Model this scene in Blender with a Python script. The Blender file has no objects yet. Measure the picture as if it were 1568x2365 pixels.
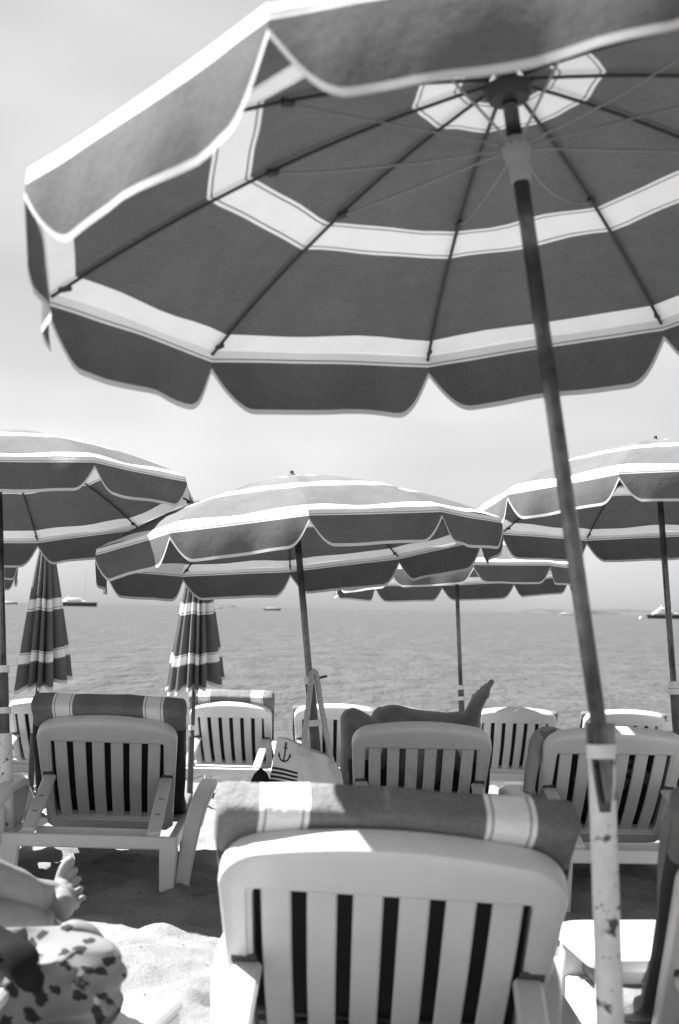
import bpy, math, random
import numpy as np
from mathutils import Vector, Matrix

random.seed(7); RNG = np.random.RandomState(7)
sc = bpy.context.scene
col = sc.collection
R = math.radians

# ------------------------------------------------------------------ camera
FP, PW, PH = 3267.0, 1568.0, 2365.0            # focal length and picture size in pixel units
CAM = Vector((0.0, 0.0, 1.33))
PITCH = math.atan((1406 - PH/2)/FP); ROLL = R(1.15)
_fw = Vector((0, math.cos(PITCH), math.sin(PITCH))); _rt = Vector((1, 0, 0)); _up = _rt.cross(_fw)
RT = math.cos(ROLL)*_rt + math.sin(ROLL)*_up
UP = math.cos(ROLL)*_up - math.sin(ROLL)*_rt
cd = bpy.data.cameras.new('camera'); cam = bpy.data.objects.new('camera', cd); col.objects.link(cam)
m = Matrix.Identity(4)
for i in range(3):
    m[i][0] = RT[i]; m[i][1] = UP[i]; m[i][2] = -_fw[i]; m[i][3] = CAM[i]
cam.matrix_world = m
cd.sensor_fit = 'VERTICAL'; cd.sensor_height = 36; cd.sensor_width = 24; cd.lens = FP/PH*36
cd.clip_start = 0.05; cd.clip_end = 60000
cd.dof.use_dof = True; cd.dof.focus_distance = 6.9; cd.dof.aperture_fstop = 4.5
sc.camera = cam

def at(px, py, y):
    """world point on the line of sight of a pixel, at depth y (metres in front of the camera)"""
    d = _fw + RT*((px - PW/2)/FP) - UP*((py - PH/2)/FP)
    return CAM + d*(y/d.y)

# ------------------------------------------------------------------ sky and sun
SUN = Vector((-0.56, 0.130, 0.85)).normalized()
w = bpy.data.worlds.new('World'); sc.world = w; w.use_nodes = True
nt = w.node_tree; nt.nodes.clear()
def N(t, kind, **kw):
    n = t.nodes.new(kind)
    for k, v in kw.items(): setattr(n, k, v)
    return n
sky = N(nt, 'ShaderNodeTexSky', sky_type='NISHITA')
sky.sun_disc = False
sky.sun_elevation = math.asin(SUN.z)
sky.sun_rotation = math.atan2(SUN.x, SUN.y)
sky.air_density = 1.0; sky.dust_density = 0.55; sky.ozone_density = 1.0
# panchromatic film: the three channels weighed to one grey
bw = N(nt, 'ShaderNodeVectorMath', operation='DOT_PRODUCT'); nt.links.new(sky.outputs[0], bw.inputs[0]); bw.inputs[1].default_value = (.10, .17, .36)
tc = N(nt, 'ShaderNodeTexCoord')
mp = N(nt, 'ShaderNodeMapping'); mp.inputs['Scale'].default_value = (1.6, 1.6, 4.0); mp.inputs['Location'].default_value = (12.33, 6.39, 8.1)
nt.links.new(tc.outputs['Generated'], mp.inputs[0])
cn = N(nt, 'ShaderNodeTexNoise'); cn.inputs['Scale'].default_value = 1.6; cn.inputs['Detail'].default_value = 3; cn.inputs['Roughness'].default_value = 0.45
nt.links.new(mp.outputs[0], cn.inputs['Vector'])
cr = N(nt, 'ShaderNodeMapRange'); cr.inputs[1].default_value = 0.42; cr.inputs[2].default_value = 0.72; cr.inputs[3].default_value = 1.0; cr.inputs[4].default_value = 1.5
nt.links.new(cn.outputs[0], cr.inputs[0])
mu = N(nt, 'ShaderNodeMath', operation='MULTIPLY'); nt.links.new(bw.outputs['Value'], mu.inputs[0]); nt.links.new(cr.outputs[0], mu.inputs[1])
bg = N(nt, 'ShaderNodeBackground'); bg.inputs['Strength'].default_value = 0.058
nt.links.new(mu.outputs[0], bg.inputs[0])
wo = N(nt, 'ShaderNodeOutputWorld'); nt.links.new(bg.outputs[0], wo.inputs[0])

sd = bpy.data.lights.new('sun', 'SUN'); sd.energy = 5.0; sd.angle = R(0.53); sd.color = (1, 1, 1)
sun = bpy.data.objects.new('sun', sd); col.objects.link(sun)
sun.rotation_euler = SUN.to_track_quat('Z', 'Y').to_euler(); sun.location = (-5, 2, 9)

sc.render.engine = 'CYCLES'
sc.view_settings.view_transform = 'Standard'; sc.view_settings.look = 'None'
sc.view_settings.exposure = 1.9; sc.view_settings.gamma = 1; sc.view_settings.use_curve_mapping = False

# ------------------------------------------------------------------ materials (all grey: the photograph is black and white)
def mat(name, base=0.5, rough=0.6, spec=0.4, metal=0.0, noise=None, bump=None, trans=0.0, trans_col=None, specks=None, coat=0.0):
    mt = bpy.data.materials.new(name); mt.use_nodes = True
    t = mt.node_tree; t.nodes.clear(); L = t.links.new
    out = N(t, 'ShaderNodeOutputMaterial'); p = N(t, 'ShaderNodeBsdfPrincipled')
    p.inputs['Roughness'].default_value = rough; p.inputs['Specular IOR Level'].default_value = spec; p.inputs['Metallic'].default_value = metal
    p.inputs['Coat Weight'].default_value = coat
    tcn = N(t, 'ShaderNodeTexCoord')
    g = N(t, 'ShaderNodeValue'); g.outputs[0].default_value = base; val = g.outputs[0]
    def tex(scale, detail=4, rgh=0.55, stretch=None):
        n = N(t, 'ShaderNodeTexNoise'); n.inputs['Scale'].default_value = scale; n.inputs['Detail'].default_value = detail; n.inputs['Roughness'].default_value = rgh
        if stretch:
            mpn = N(t, 'ShaderNodeMapping'); mpn.inputs['Scale'].default_value = stretch; L(tcn.outputs['Object'], mpn.inputs[0]); L(mpn.outputs[0], n.inputs['Vector'])
        else: L(tcn.outputs['Object'], n.inputs['Vector'])
        return n.outputs[0]
    for (scale, amt, *st) in (noise or []):
        mr = N(t, 'ShaderNodeMapRange'); mr.inputs[1].default_value = 0.3; mr.inputs[2].default_value = 0.7; mr.inputs[3].default_value = 1-amt; mr.inputs[4].default_value = 1+amt
        L(tex(scale, 4, .55, st[0] if st else None), mr.inputs[0])
        mm = N(t, 'ShaderNodeMath', operation='MULTIPLY'); L(val, mm.inputs[0]); L(mr.outputs[0], mm.inputs[1]); val = mm.outputs[0]
    for (scale, lo, hi, v2) in (specks or []):
        mr = N(t, 'ShaderNodeMapRange'); mr.inputs[1].default_value = lo; mr.inputs[2].default_value = hi; mr.inputs[3].default_value = 0; mr.inputs[4].default_value = 1
        L(tex(scale, 3, .6), mr.inputs[0])
        mx = N(t, 'ShaderNodeMix', data_type='FLOAT'); L(mr.outputs[0], mx.inputs[0]); L(val, mx.inputs[2]); mx.inputs[3].default_value = v2; val = mx.outputs[0]
    L(val, p.inputs['Base Color'])
    if bump:
        b = N(t, 'ShaderNodeBump'); b.inputs['Strength'].default_value = bump[1]; b.inputs['Distance'].default_value = bump[2] if len(bump) > 2 else 0.01
        L(tex(bump[0], 5, .6, bump[3] if len(bump) > 3 else None), b.inputs['Height']); L(b.outputs[0], p.inputs['Normal'])
    sh = p.outputs[0]
    if trans:
        tb = N(t, 'ShaderNodeBsdfTranslucent'); 
        tv = N(t, 'ShaderNodeMath', operation='MULTIPLY'); L(val, tv.inputs[0]); tv.inputs[1].default_value = trans_col or 1.0
        L(tv.outputs[0], tb.inputs[0])
        ms = N(t, 'ShaderNodeMixShader'); ms.inputs[0].default_value = trans; L(sh, ms.inputs[1]); L(tb.outputs[0], ms.inputs[2]); sh = ms.outputs[0]
    L(sh, out.inputs[0])
    return mt

M = {}
M['fab_dark'] = mat('dark canvas', .115, .85, .12, noise=[(1.4, .18), (7, .12), (140, .12)], bump=(7, .25, .02), trans=.03)
M['fab_white'] = mat('white canvas', .72, .85, .15, noise=[(2, .05), (9, .04)], bump=(7, .25, .02), trans=.06)
M['fab_line'] = mat('grey seam thread', .22, .85, .1)
M['fab_bind'] = mat('pale edge binding', .50, .85, .1, trans=.05)
M['cush_dark'] = mat('dark cushion cloth', .16, .9, .1, noise=[(5, .12), (110, .12)], bump=(14, .55, .03))
M['cush_shade'] = mat('shade-darkened cushion underside', .045, .9, .1)  # shade seen between the slats is put into the underside's colour
M['cush_white'] = mat('white cushion stripe', .74, .9, .1, noise=[(6, .04)], bump=(14, .55, .03))
M['cush_line'] = mat('cushion stripe line', .3, .9, .1)
M['plastic'] = mat('white resin', .55, .38, .45, noise=[(2.5, .05), (14, .03)], specks=[(70, .70, .76, .34)], bump=(260, .05, .001))
M['plastic_dirty'] = mat('weathered white resin', .55, .42, .4, noise=[(2.5, .06), (14, .04)], specks=[(80, .63, .68, .22)], bump=(260, .05, .001))
M['slot'] = mat('slot shadow grey', .08, .8, .1)  # dark colour stands in for the shade inside slots and hinge gaps
M['pole'] = mat('grey painted steel', .11, .17, .6, metal=.9, noise=[(9, .6, (1, 1, .25)), (40, .3)])
M['pole_dark'] = mat('dark rusty steel', .07, .45, .4, metal=.3, noise=[(12, .35)])
M['post_white'] = mat('chipped white paint', .58, .5, .35, noise=[(8, .12), (40, .06)], specks=[(22, .63, .68, .06), (60, .66, .70, .12)], bump=(30, .3, .004))
M['clamp'] = mat('pale plastic clamp', .60, .5, .4, noise=[(20, .12)])
M['rib'] = mat('dark rib steel', .045, .5, .4, metal=.2)
M['wire'] = mat('dull wire', .22, .45, .4, metal=.4)
M['runner'] = mat('grey plastic runner', .30, .5, .4)
M['rope'] = mat('twisted rope', .42, .9, .1, noise=[(90, .25)], bump=(220, .6, .004))
M['tote'] = mat('canvas tote', .52, .9, .1, noise=[(9, .07), (200, .06)], bump=(500, .2, .001))
M['print'] = mat('dark print', .02, .85, .1)
M['black'] = mat('black cloth', .012, .85, .1, noise=[(12, .3)])
M['skin'] = mat('tanned skin', .145, .5, .35, noise=[(7, .12), (45, .07), (14, .08)], bump=(180, .08, .002))
M['skin_pale'] = mat('fair skin', .20, .5, .35, noise=[(7, .1), (35, .06)], bump=(180, .08, .002))
M['hair'] = mat('dark hair', .03, .6, .3, bump=(150, .4, .004))
M['hull_white'] = mat('white hull', .8, .35, .4); M['hull_dark'] = mat('dark hull', .06, .35, .4); M['glass_dark'] = mat('boat glass', .03, .15, .5)
M['sail'] = mat('grey mast', .35, .5, .3)
M['land'] = mat('far land', .085, .95, 0, noise=[(.012, .3)])

# striped garment
def stripe_mat(name, a, b, freq):
    mt = bpy.data.materials.new(name); mt.use_nodes = True; t = mt.node_tree; p = t.nodes['Principled BSDF']
    wv = N(t, 'ShaderNodeTexWave'); wv.wave_type = 'BANDS'; wv.bands_direction = 'Z'; wv.inputs['Scale'].default_value = freq; wv.inputs['Distortion'].default_value = .6
    tcn = N(t, 'ShaderNodeTexCoord'); t.links.new(tcn.outputs['Object'], wv.inputs['Vector'])
    mr = N(t, 'ShaderNodeMapRange'); mr.inputs[1].default_value = .6; mr.inputs[2].default_value = .7; mr.inputs[3].default_value = a; mr.inputs[4].default_value = b
    t.links.new(wv.outputs['Fac'], mr.inputs[0]); t.links.new(mr.outputs[0], p.inputs['Base Color']); p.inputs['Roughness'].default_value = .9
    return mt
M['striped'] = stripe_mat('dark striped jersey', .012, .10, 6.5)

# printed bag: dark leaf-like blots on pale cloth
def leafy():
    mt = bpy.data.materials.new('printed bag cloth'); mt.use_nodes = True; t = mt.node_tree; p = t.nodes['Principled BSDF']; L = t.links.new
    tcn = N(t, 'ShaderNodeTexCoord')
    mpn = N(t, 'ShaderNodeMapping'); mpn.inputs['Scale'].default_value = (23, 23, 23); L(tcn.outputs['Object'], mpn.inputs[0])
    sp = N(t, 'ShaderNodeSeparateXYZ'); L(mpn.outputs[0], sp.inputs[0])
    my = N(t, 'ShaderNodeMath', operation='MULTIPLY_ADD'); L(sp.outputs[1], my.inputs[0]); my.inputs[1].default_value = .7; L(sp.outputs[2], my.inputs[2])
    cx = N(t, 'ShaderNodeCombineXYZ'); L(sp.outputs[0], cx.inputs[0]); L(my.outputs[0], cx.inputs[1])
    mpn = cx
    nz = N(t, 'ShaderNodeTexNoise'); nz.inputs['Scale'].default_value = 2.2; L(mpn.outputs[0], nz.inputs['Vector'])
    ad = N(t, 'ShaderNodeMix', data_type='RGBA', blend_type='ADD'); ad.inputs[0].default_value = .8; L(mpn.outputs[0], ad.inputs[6]); L(nz.outputs['Color'], ad.inputs[7])
    v = N(t, 'ShaderNodeTexVoronoi', voronoi_dimensions='2D'); v.inputs['Scale'].default_value = 1.0; v.inputs['Randomness'].default_value = .85; L(ad.outputs[2], v.inputs['Vector'])
    m1 = N(t, 'ShaderNodeMapRange'); m1.inputs[1].default_value = .27; m1.inputs[2].default_value = .31; m1.inputs[3].default_value = 1; m1.inputs[4].default_value = 0; L(v.outputs['Distance'], m1.inputs[0])
    sx = N(t, 'ShaderNodeSeparateColor'); L(v.outputs['Color'], sx.inputs[0])
    m2 = N(t, 'ShaderNodeMath', operation='GREATER_THAN'); m2.inputs[1].default_value = .3; L(sx.outputs[0], m2.inputs[0])
    m3 = N(t, 'ShaderNodeMath', operation='MULTIPLY'); L(m1.outputs[0], m3.inputs[0]); L(m2.outputs[0], m3.inputs[1])
    mx = N(t, 'ShaderNodeMix', data_type='FLOAT'); L(m3.outputs[0], mx.inputs[0]); mx.inputs[2].default_value = .17; mx.inputs[3].default_value = .022
    L(mx.outputs[0], p.inputs['Base Color']); p.inputs['Roughness'].default_value = .8; p.inputs['Specular IOR Level'].default_value = .2
    return mt
M['leafy'] = leafy()

def sand_mat():
    mt = bpy.data.materials.new('sand'); mt.use_nodes = True; t = mt.node_tree; p = t.nodes['Principled BSDF']; L = t.links.new
    tcn = N(t, 'ShaderNodeTexCoord')
    def nz(s, d=4, r=.6):
        n = N(t, 'ShaderNodeTexNoise'); n.inputs['Scale'].default_value = s; n.inputs['Detail'].default_value = d; n.inputs['Roughness'].default_value = r; L(tcn.outputs['Object'], n.inputs['Vector']); return n.outputs[0]
    def mr(i, a, b, c, d):
        n = N(t, 'ShaderNodeMapRange'); n.inputs[1].default_value = a; n.inputs[2].default_value = b; n.inputs[3].default_value = c; n.inputs[4].default_value = d; L(i, n.inputs[0]); return n.outputs[0]
    def mul(a, b):
        n = N(t, 'ShaderNodeMath', operation='MULTIPLY'); L(a, n.inputs[0]); L(b, n.inputs[1]); return n.outputs[0]
    v = mul(mr(nz(1.7), .3, .7, .165, .225), mr(nz(260, 2), .3, .7, .82, 1.16))
    v = mul(v, mr(nz(55, 2, .5), .70, .76, 1, .35))
    v = mul(v, mr(nz(24, 2, .5), .74, .78, 1, .4))
    L(v, p.inputs['Base Color']); p.inputs['Roughness'].default_value = .95; p.inputs['Specular IOR Level'].default_value = .1
    b = N(t, 'ShaderNodeBump'); b.inputs['Strength'].default_value = .6; b.inputs['Distance'].default_value = .02; L(nz(38, 6, .7), b.inputs['Height']); L(b.outputs[0], p.inputs['Normal'])
    return mt
M['sand'] = sand_mat()

def sea_mat():
    mt = bpy.data.materials.new('sea water'); mt.use_nodes = True; t = mt.node_tree; p = t.nodes['Principled BSDF']; L = t.links.new
    tcn = N(t, 'ShaderNodeTexCoord')
    def nz(sc3, s, d=4, r=.55):
        mpn = N(t, 'ShaderNodeMapping'); mpn.inputs['Scale'].default_value = sc3; L(tcn.outputs['Object'], mpn.inputs[0])
        n = N(t, 'ShaderNodeTexNoise'); n.inputs['Scale'].default_value = s; n.inputs['Detail'].default_value = d; n.inputs['Roughness'].default_value = r; L(mpn.outputs[0], n.inputs['Vector']); return n.outputs[0]
    mr = N(t, 'ShaderNodeMapRange'); mr.inputs[1].default_value = .3; mr.inputs[2].default_value = .7; mr.inputs[3].default_value = .035; mr.inputs[4].default_value = .075
    L(nz((.9, .22, 1), 1.0, 6, .65), mr.inputs[0]); L(mr.outputs[0], p.inputs['Base Color'])
    p.inputs['Roughness'].default_value = .28; p.inputs['IOR'].default_value = 1.33; p.inputs['Specular IOR Level'].default_value = .28
    b = N(t, 'ShaderNodeBump'); b.inputs['Strength'].default_value = 1.0; b.inputs['Distance'].default_value = .30; L(nz((2.0, .75, 1), .9, 6, .6), b.inputs['Height'])
    b2 = N(t, 'ShaderNodeBump'); b2.inputs['Strength'].default_value = 1.0; b2.inputs['Distance'].default_value = .9; L(nz((.55, .20, 1), 1.0, 4, .6), b2.inputs['Height']); L(b2.outputs[0], b.inputs['Normal'])
    L(b.outputs[0], p.inputs['Normal'])
    return mt
M['sea'] = sea_mat()

# ------------------------------------------------------------------ mesh helpers
class MB:
    def __init__(s): s.v = []; s.f = []; s.mi = []
    def add(s, verts, faces, mi=0):
        o = len(s.v); s.v += [tuple(x) for x in verts]
        for f in faces: s.f.append(tuple(i+o for i in f)); s.mi.append(mi)
    def box(s, c, size, rot=None, mi=0, ch=0.006):
        """box with chamfered edges"""
        hx, hy, hz = [q/2 for q in size]; ch = min(ch, hx*.6, hy*.6, hz*.6)
        rm = rot or Matrix.Identity(3); c = Vector(c); vs = []; idx = {}
        for sx in (-1, 1):
            for sy in (-1, 1):
                for sz in (-1, 1):
                    for a in range(3):
                        p = [sx*(hx-ch), sy*(hy-ch), sz*(hz-ch)]
                        p[a] = (sx*hx, sy*hy, sz*hz)[a]
                        idx[(sx, sy, sz, a)] = len(vs); vs.append(c + rm @ Vector(p))
        fs = []
        for a in range(3):
            b, d = [k for k in range(3) if k != a]
            for sg in (-1, 1):
                q = []
                for (sb, sdv) in ((-1, -1), (1, -1), (1, 1), (-1, 1)):
                    k = [0, 0, 0]; k[a] = sg; k[b] = sb; k[d] = sdv; q.append(idx[(*k, a)])
                fs.append(q)
        for a in range(3):
            b, d = [k for k in range(3) if k != a]
            for sb in (-1, 1):
                for sdv in (-1, 1):
                    k0 = [0, 0, 0]; k0[a] = -1; k0[b] = sb; k0[d] = sdv; k1 = list(k0); k1[a] = 1
                    fs.append([idx[(*k0, b)], idx[(*k1, b)], idx[(*k1, d)], idx[(*k0, d)]])
        for sx in (-1, 1):
            for sy in (-1, 1):
                for sz in (-1, 1): fs.append([idx[(sx, sy, sz, a)] for a in range(3)])
        s.add(vs, fs, mi)
    def tube(s, path, rad, seg=10, mi=0, flat=(1, 1), up=None, cap='flat'):
        path = [Vector(p) for p in path]; n = len(path)
        rad = [rad]*n if not hasattr(rad, '__len__') else list(rad)
        T = [(path[min(i+1, n-1)] - path[max(i-1, 0)]).normalized() for i in range(n)]
        a = Vector(up) if up is not None else (Vector((0, 0, 1)) if abs(T[0].z) < .9 else Vector((1, 0, 0)))
        rings = []
        for i in range(n):
            u = (a - T[i]*a.dot(T[i]))
            if u.length < 1e-5: u = T[i].orthogonal()
            u.normalize(); vv = T[i].cross(u); a = u
            rings.append([path[i] + (u*math.cos(2*math.pi*k/seg)*flat[0] + vv*math.sin(2*math.pi*k/seg)*flat[1])*rad[i] for k in range(seg)])
        if cap == 'round':
            def capr(i, sg):
                out = []
                for q in (35, 65, 85):
                    c = path[i] + T[i]*sg*rad[i]*math.sin(R(q))*min(flat)
                    out.append([c + (p - path[i])*math.cos(R(q)) for p in rings[i]])
                return out
            rings = capr(0, -1)[::-1] + rings + capr(n-1, 1)
        vs = [p for r in rings for p in r]; fs = []
        for i in range(len(rings)-1):
            for k in range(seg):
                k2 = (k+1) % seg
                fs.append((i*seg+k, i*seg+k2, (i+1)*seg+k2, (i+1)*seg+k))
        fs.append(tuple(range(seg))[::-1]); fs.append(tuple((len(rings)-1)*seg+k for k in range(seg)))
        s.add(vs, fs, mi)
    def lathe(s, prof, seg=16, mi=0, origin=(0, 0, 0), rot=None):
        rm = rot or Matrix.Identity(3); o = Vector(origin); vs = []
        for r, z in prof:
            for k in range(seg):
                a = 2*math.pi*k/seg; vs.append(o + rm @ Vector((r*math.cos(a), r*math.sin(a), z)))
        fs = []
        for i in range(len(prof)-1):
            for k in range(seg):
                k2 = (k+1) % seg; fs.append((i*seg+k, i*seg+k2, (i+1)*seg+k2, (i+1)*seg+k))
        fs.append(tuple(range(seg))[::-1]); fs.append(tuple((len(prof)-1)*seg+k for k in range(seg)))
        s.add(vs, fs, mi)
    def grid(s, P, mi=0, close_u=False):
        """P[i][j] points; mi may be a function (i,j)->index"""
        ni, nj = len(P), len(P[0]); o = len(s.v); s.v += [tuple(p) for r in P for p in r]
        for i in range(ni-1):
            for j in range(nj if close_u else nj-1):
                j2 = (j+1) % nj
                s.f.append((o+i*nj+j, o+i*nj+j2, o+(i+1)*nj+j2, o+(i+1)*nj+j)); s.mi.append(mi(i, j) if callable(mi) else mi)
    def mesh(s, name, mats, smooth=True, angle=38):
        me = bpy.data.meshes.new(name); me.from_pydata(s.v, [], s.f); 
        for q in (mats if isinstance(mats, (list, tuple)) else [mats]): me.materials.append(M[q])
        me.polygons.foreach_set('material_index', s.mi)
        if smooth:
            me.polygons.foreach_set('use_smooth', [True]*len(s.f)); me.set_sharp_from_angle(angle=R(angle))
        me.update(); return me
    def build(s, name, mats, parent=None, mx=None, **kw): return link(name, s.mesh(name, mats, **kw), parent, mx)

def link(name, me, parent=None, mx=None):
    o = bpy.data.objects.new(name, me); col.objects.link(o)
    if parent is not None: o.parent = parent
    if mx is not None: o.matrix_local = mx
    return o
def empty(name, loc, label, cat, group=None, rz=0, rx=0, ry=0):
    o = bpy.data.objects.new(name, None); col.objects.link(o); o.empty_display_size = .1
    o.location = loc; o.rotation_euler = (rx, ry, rz); return tag(o, label, cat, group)
def tag(o, label, cat, group=None):
    o['label'] = label; o['category'] = cat
    if group: o['group'] = group
    return o
def struct(o): o['kind'] = 'structure'; return o

def vnoise(x, y, seed=0):
    """smooth value noise on numpy arrays"""
    xi, yi = np.floor(x).astype(int), np.floor(y).astype(int); xf, yf = x-xi, y-yi
    u, v = xf*xf*(3-2*xf), yf*yf*(3-2*yf)
    def h(a, b):
        q = np.sin(a*127.1 + b*311.7 + seed*74.7)*43758.5453; return q - np.floor(q)
    return (h(xi, yi)*(1-u)+h(xi+1, yi)*u)*(1-v) + (h(xi, yi+1)*(1-u)+h(xi+1, yi+1)*u)*v

# ------------------------------------------------------------------ ground and sea
_gy = [-60, 0, 2.8, 6.5, 9, 12, 14, 16, 18, 22, 60]
_gz = [.6, .13, .09, 0, -.12, -.275, -.40, -.66, -.95, -1.5, -3]
def ground(x, y): return float(np.interp(y, _gy, _gz))
SEA_Z = -.74

def lin(a, b, step): return list(np.arange(a, b, step))
xs = np.array([-400, -120, -40, -15, -6] + lin(-4, 4.001, .035) + [6, 15, 40, 120, 400])
ys = np.array([-60, -20, -6, -1] + lin(.5, 9, .03) + lin(9, 22, .25) + [22, 30, 60])
X, Y = np.meshgrid(xs, ys)
Z = np.interp(Y, _gy, _gz)
amp = np.clip(1-(np.abs(X)-3.5)/2, 0, 1)*np.clip((Y+1), 0, 1)
Z = Z + amp*(.055*(vnoise(X*1.6, Y*1.6, 1)-.5) + .05*(vnoise(X*4.2, Y*4.2, 2)-.5) + .040*(vnoise(X*9, Y*9, 3)-.5) + .018*(vnoise(X*19, Y*19, 4)-.5))
# trodden hollows
for k in range(170):
    fx, fy = RNG.uniform(-3.5, 3.5), RNG.uniform(1, 9); a = RNG.uniform(0, 3.14)
    dx, dy = X-fx, Y-fy; u = dx*math.cos(a)+dy*math.sin(a); v = -dx*math.sin(a)+dy*math.cos(a)
    q = (u/.14)**2 + (v/.07)**2
    Z = Z - .03*np.exp(-q) + .016*np.exp(-((np.sqrt(q)-1.5)/.4)**2)*(q < 9)
mb = MB(); mb.grid([[ (X[i, j], Y[i, j], Z[i, j]) for j in range(X.shape[1])] for i in range(X.shape[0])])
beach = struct(mb.build('beach', 'sand', angle=180))
def gz(x, y):
    i = min(max(int(np.searchsorted(ys, y)), 1), len(ys)-1); j = min(max(int(np.searchsorted(xs, x)), 1), len(xs)-1)
    return float(Z[i-1:i+1, j-1:j+1].mean())

mb = MB()
sy = [13.5, 18, 25, 40, 80, 200, 600, 2000, 6000, 25000]; sx = [-25000, -3000, -300, -40, 0, 40, 300, 3000, 25000]
mb.grid([[(x, y, SEA_Z) for x in sx] for y in sy])
struct(mb.build('sea', 'sea'))

# bits of weed and shell on the sand: too many and small to count
mb = MB()
for k in range(900):
    x = RNG.uniform(-2.2, 1.6); y = RNG.uniform(2.6, 8.2); r = RNG.uniform(.002, .006)*(2 if RNG.rand() < .08 else 1); z = gz(x, y)+.001; a = RNG.uniform(0, 6.28); l = r*RNG.uniform(1, 2.6)
    c, s_ = math.cos(a), math.sin(a)
    mb.add([(x-c*l, y-s_*l, z), (x+c*l, y+s_*l, z), (x-s_*r, y+c*r, z), (x+s_*r, y-c*r, z), (x, y, z+r*1.2)], [(0, 3, 4), (3, 1, 4), (1, 2, 4), (2, 0, 4)])
o = mb.build('beach_debris', 'pole_dark', smooth=False); o['kind'] = 'stuff'; o['label'] = 'dark bits of weed and shell scattered on the sand'; o['category'] = 'debris'

# far land
def headland(name, px0, px1, dist, hmax, seed):
    x0 = at(px0, 1400, dist).x; x1 = at(px1, 1400, dist).x; n = 60; rows = []
    for (dy, fz) in ((0, 0), (60, .8), (200, 1), (400, 0)):
        r = []
        for i in range(n+1):
            t = i/n; h = hmax*min(1, 9*t)*min(1, 9*(1-t))*(.6+.6*float(vnoise(np.array(t*14.), np.array(seed*1.), seed)))
            r.append((x0+(x1-x0)*t, dist+dy, SEA_Z-2+fz*(h+2)))
        rows.append(r)
    q = MB(); q.grid(rows); return struct(q.build(name, 'land'))
headland('headland', 1165, 2100, 5200, 19, 3)
headland('headland', 470, 540, 6000, 9, 5)

# ------------------------------------------------------------------ umbrellas
NR = 10; ST = 2*math.pi/NR
def cz(r): return .03 - .115*r - .175*r*r
def vdir(a): return Vector((math.sin(a), -math.cos(a), 0))
stops = [(.035, 0), (.098, 1), (.106, 2), (.110, 1), (.186, 2), (.190, 1), (.198, 0), (.28, 0), (.37, 0), (.46, 0),
         (.548, 1), (.556, 2), (.5605, 1), (.600, 1), (.6325, 2), (.637, 1), (.645, 0), (.72, 0), (.80, 0), (.87, 0), (.943, 1), (.972, 1), (1.0, None)]
def panel_mesh(seed):
    q = MB(); P = []; na = 8
    for (r, mi) in stops:
        row = []
        for j in range(na+1):
            t = j/na; a, b = vdir(0)*r, vdir(ST)*r; p = a.lerp(b, t)
            bow = 4*t*(1-t)
            z = cz(r) + (.005*math.sin(9*r+seed*2+t*5)+.003*math.sin(21*r-seed+t*9))*bow*min(1, r*2)
            p = p*(1 - .010*bow*max(0, r-.8)/.2)
            row.append((p.x, p.y, z))
        P.append(row)
    q.grid(P, lambda i, j: stops[i][1]); return q.mesh('canopy_panel', ['fab_dark', 'fab_white', 'fab_line'])
PANELS = [panel_mesh(k) for k in range(3)]
VT = [0, .006, .014, .024, .036, .05, .066, .084, .104, .126, .15, .175, .20, .25, .31, .37, .44, .5]; VT = VT + [1-t for t in VT[-2::-1]]
def valance_mesh(seed, skew=0):
    q = MB(); P = []; mids = []
    rnd = random.Random(seed)
    ph = [rnd.uniform(0, 6.28) for _ in range(6)]
    def depth(t):
        e = min(min(t, 1-t)/.17, 1); g_ = e**.72; c = .7*g_*g_*(3-2*g_) + .3*(1-(1-e)**3)
        return .055 + .108*c + .003*math.sin(5*t+ph[0])*e
    nrm = (vdir(ST/2)); 
    rows = ['0', 'a', 'b', 'c', .2, .4, .6, .8, 'd', 'e']
    for rr in rows:
        row = []
        for t in VT:
            a, b = vdir(0), vdir(ST); p = a.lerp(b, t); p = p*(1 - .010*4*t*(1-t)); d = depth(t)
            base0, base1 = .028, d-.013
            dd = {'0': 0, 'a': .019, 'b': .0225, 'c': .028, 'd': base1, 'e': d}.get(rr) if isinstance(rr, str) else base0+(base1-base0)*rr
            f = dd/.16; e = min(1, min(t, 1-t)/.12)
            out = f*(.012 + (.011*math.sin(11*t+ph[1]) + .0035*math.sin(19*t+ph[2]+2*f) + .001*math.sin(37*t+ph[3]))*e) + .006*math.sin(f*3)
            p2 = p + p.normalized()*out; row.append((p2.x, p2.y, cz(1.0) - dd))
        P.append(row)
    mi = [1, 2, 1, 0, 0, 0, 0, 0, 3]
    q.grid(P, lambda i, j: mi[i]); return q.mesh('valance_panel', ['fab_dark', 'fab_white', 'fab_line', 'fab_bind'])
VALS = [valance_mesh(k+1) for k in range(5)]
def rib_mesh():
    q = MB(); pts = [(0, -r, cz(r)-.010) for r in np.linspace(.045, 1.0, 14)]
    q.tube(pts, .0042, 6); return q.mesh('rib', 'rib')
RIB = rib_mesh()
RUN_Z, JR = -.125, .50
def stay_mesh(sag):
    q = MB(); a = Vector((0, -.024, RUN_Z)); b = Vector((0, -JR, cz(JR)-.016)); pts = []
    for i in range(11):
        t = i/10; p = a.lerp(b, t); p.z -= sag*4*t*(1-t); p.x += sag*.5*math.sin(3.14*t); pts.append(p)
    q.tube(pts, .0028, 6); return q.mesh('stay', 'wire')
STAYS = [stay_mesh(s) for s in (.0, .012, .03)]
q = MB(); q.box((0, -JR, cz(JR)-.014), (.016, .03, .016)); JOINT = q.mesh('stay_joint', 'rib')
q = MB(); q.box((0, -.968, cz(.968)-.013), (.010, .03, .012)); TIP = q.mesh('rib_tip', 'rib')
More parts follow.
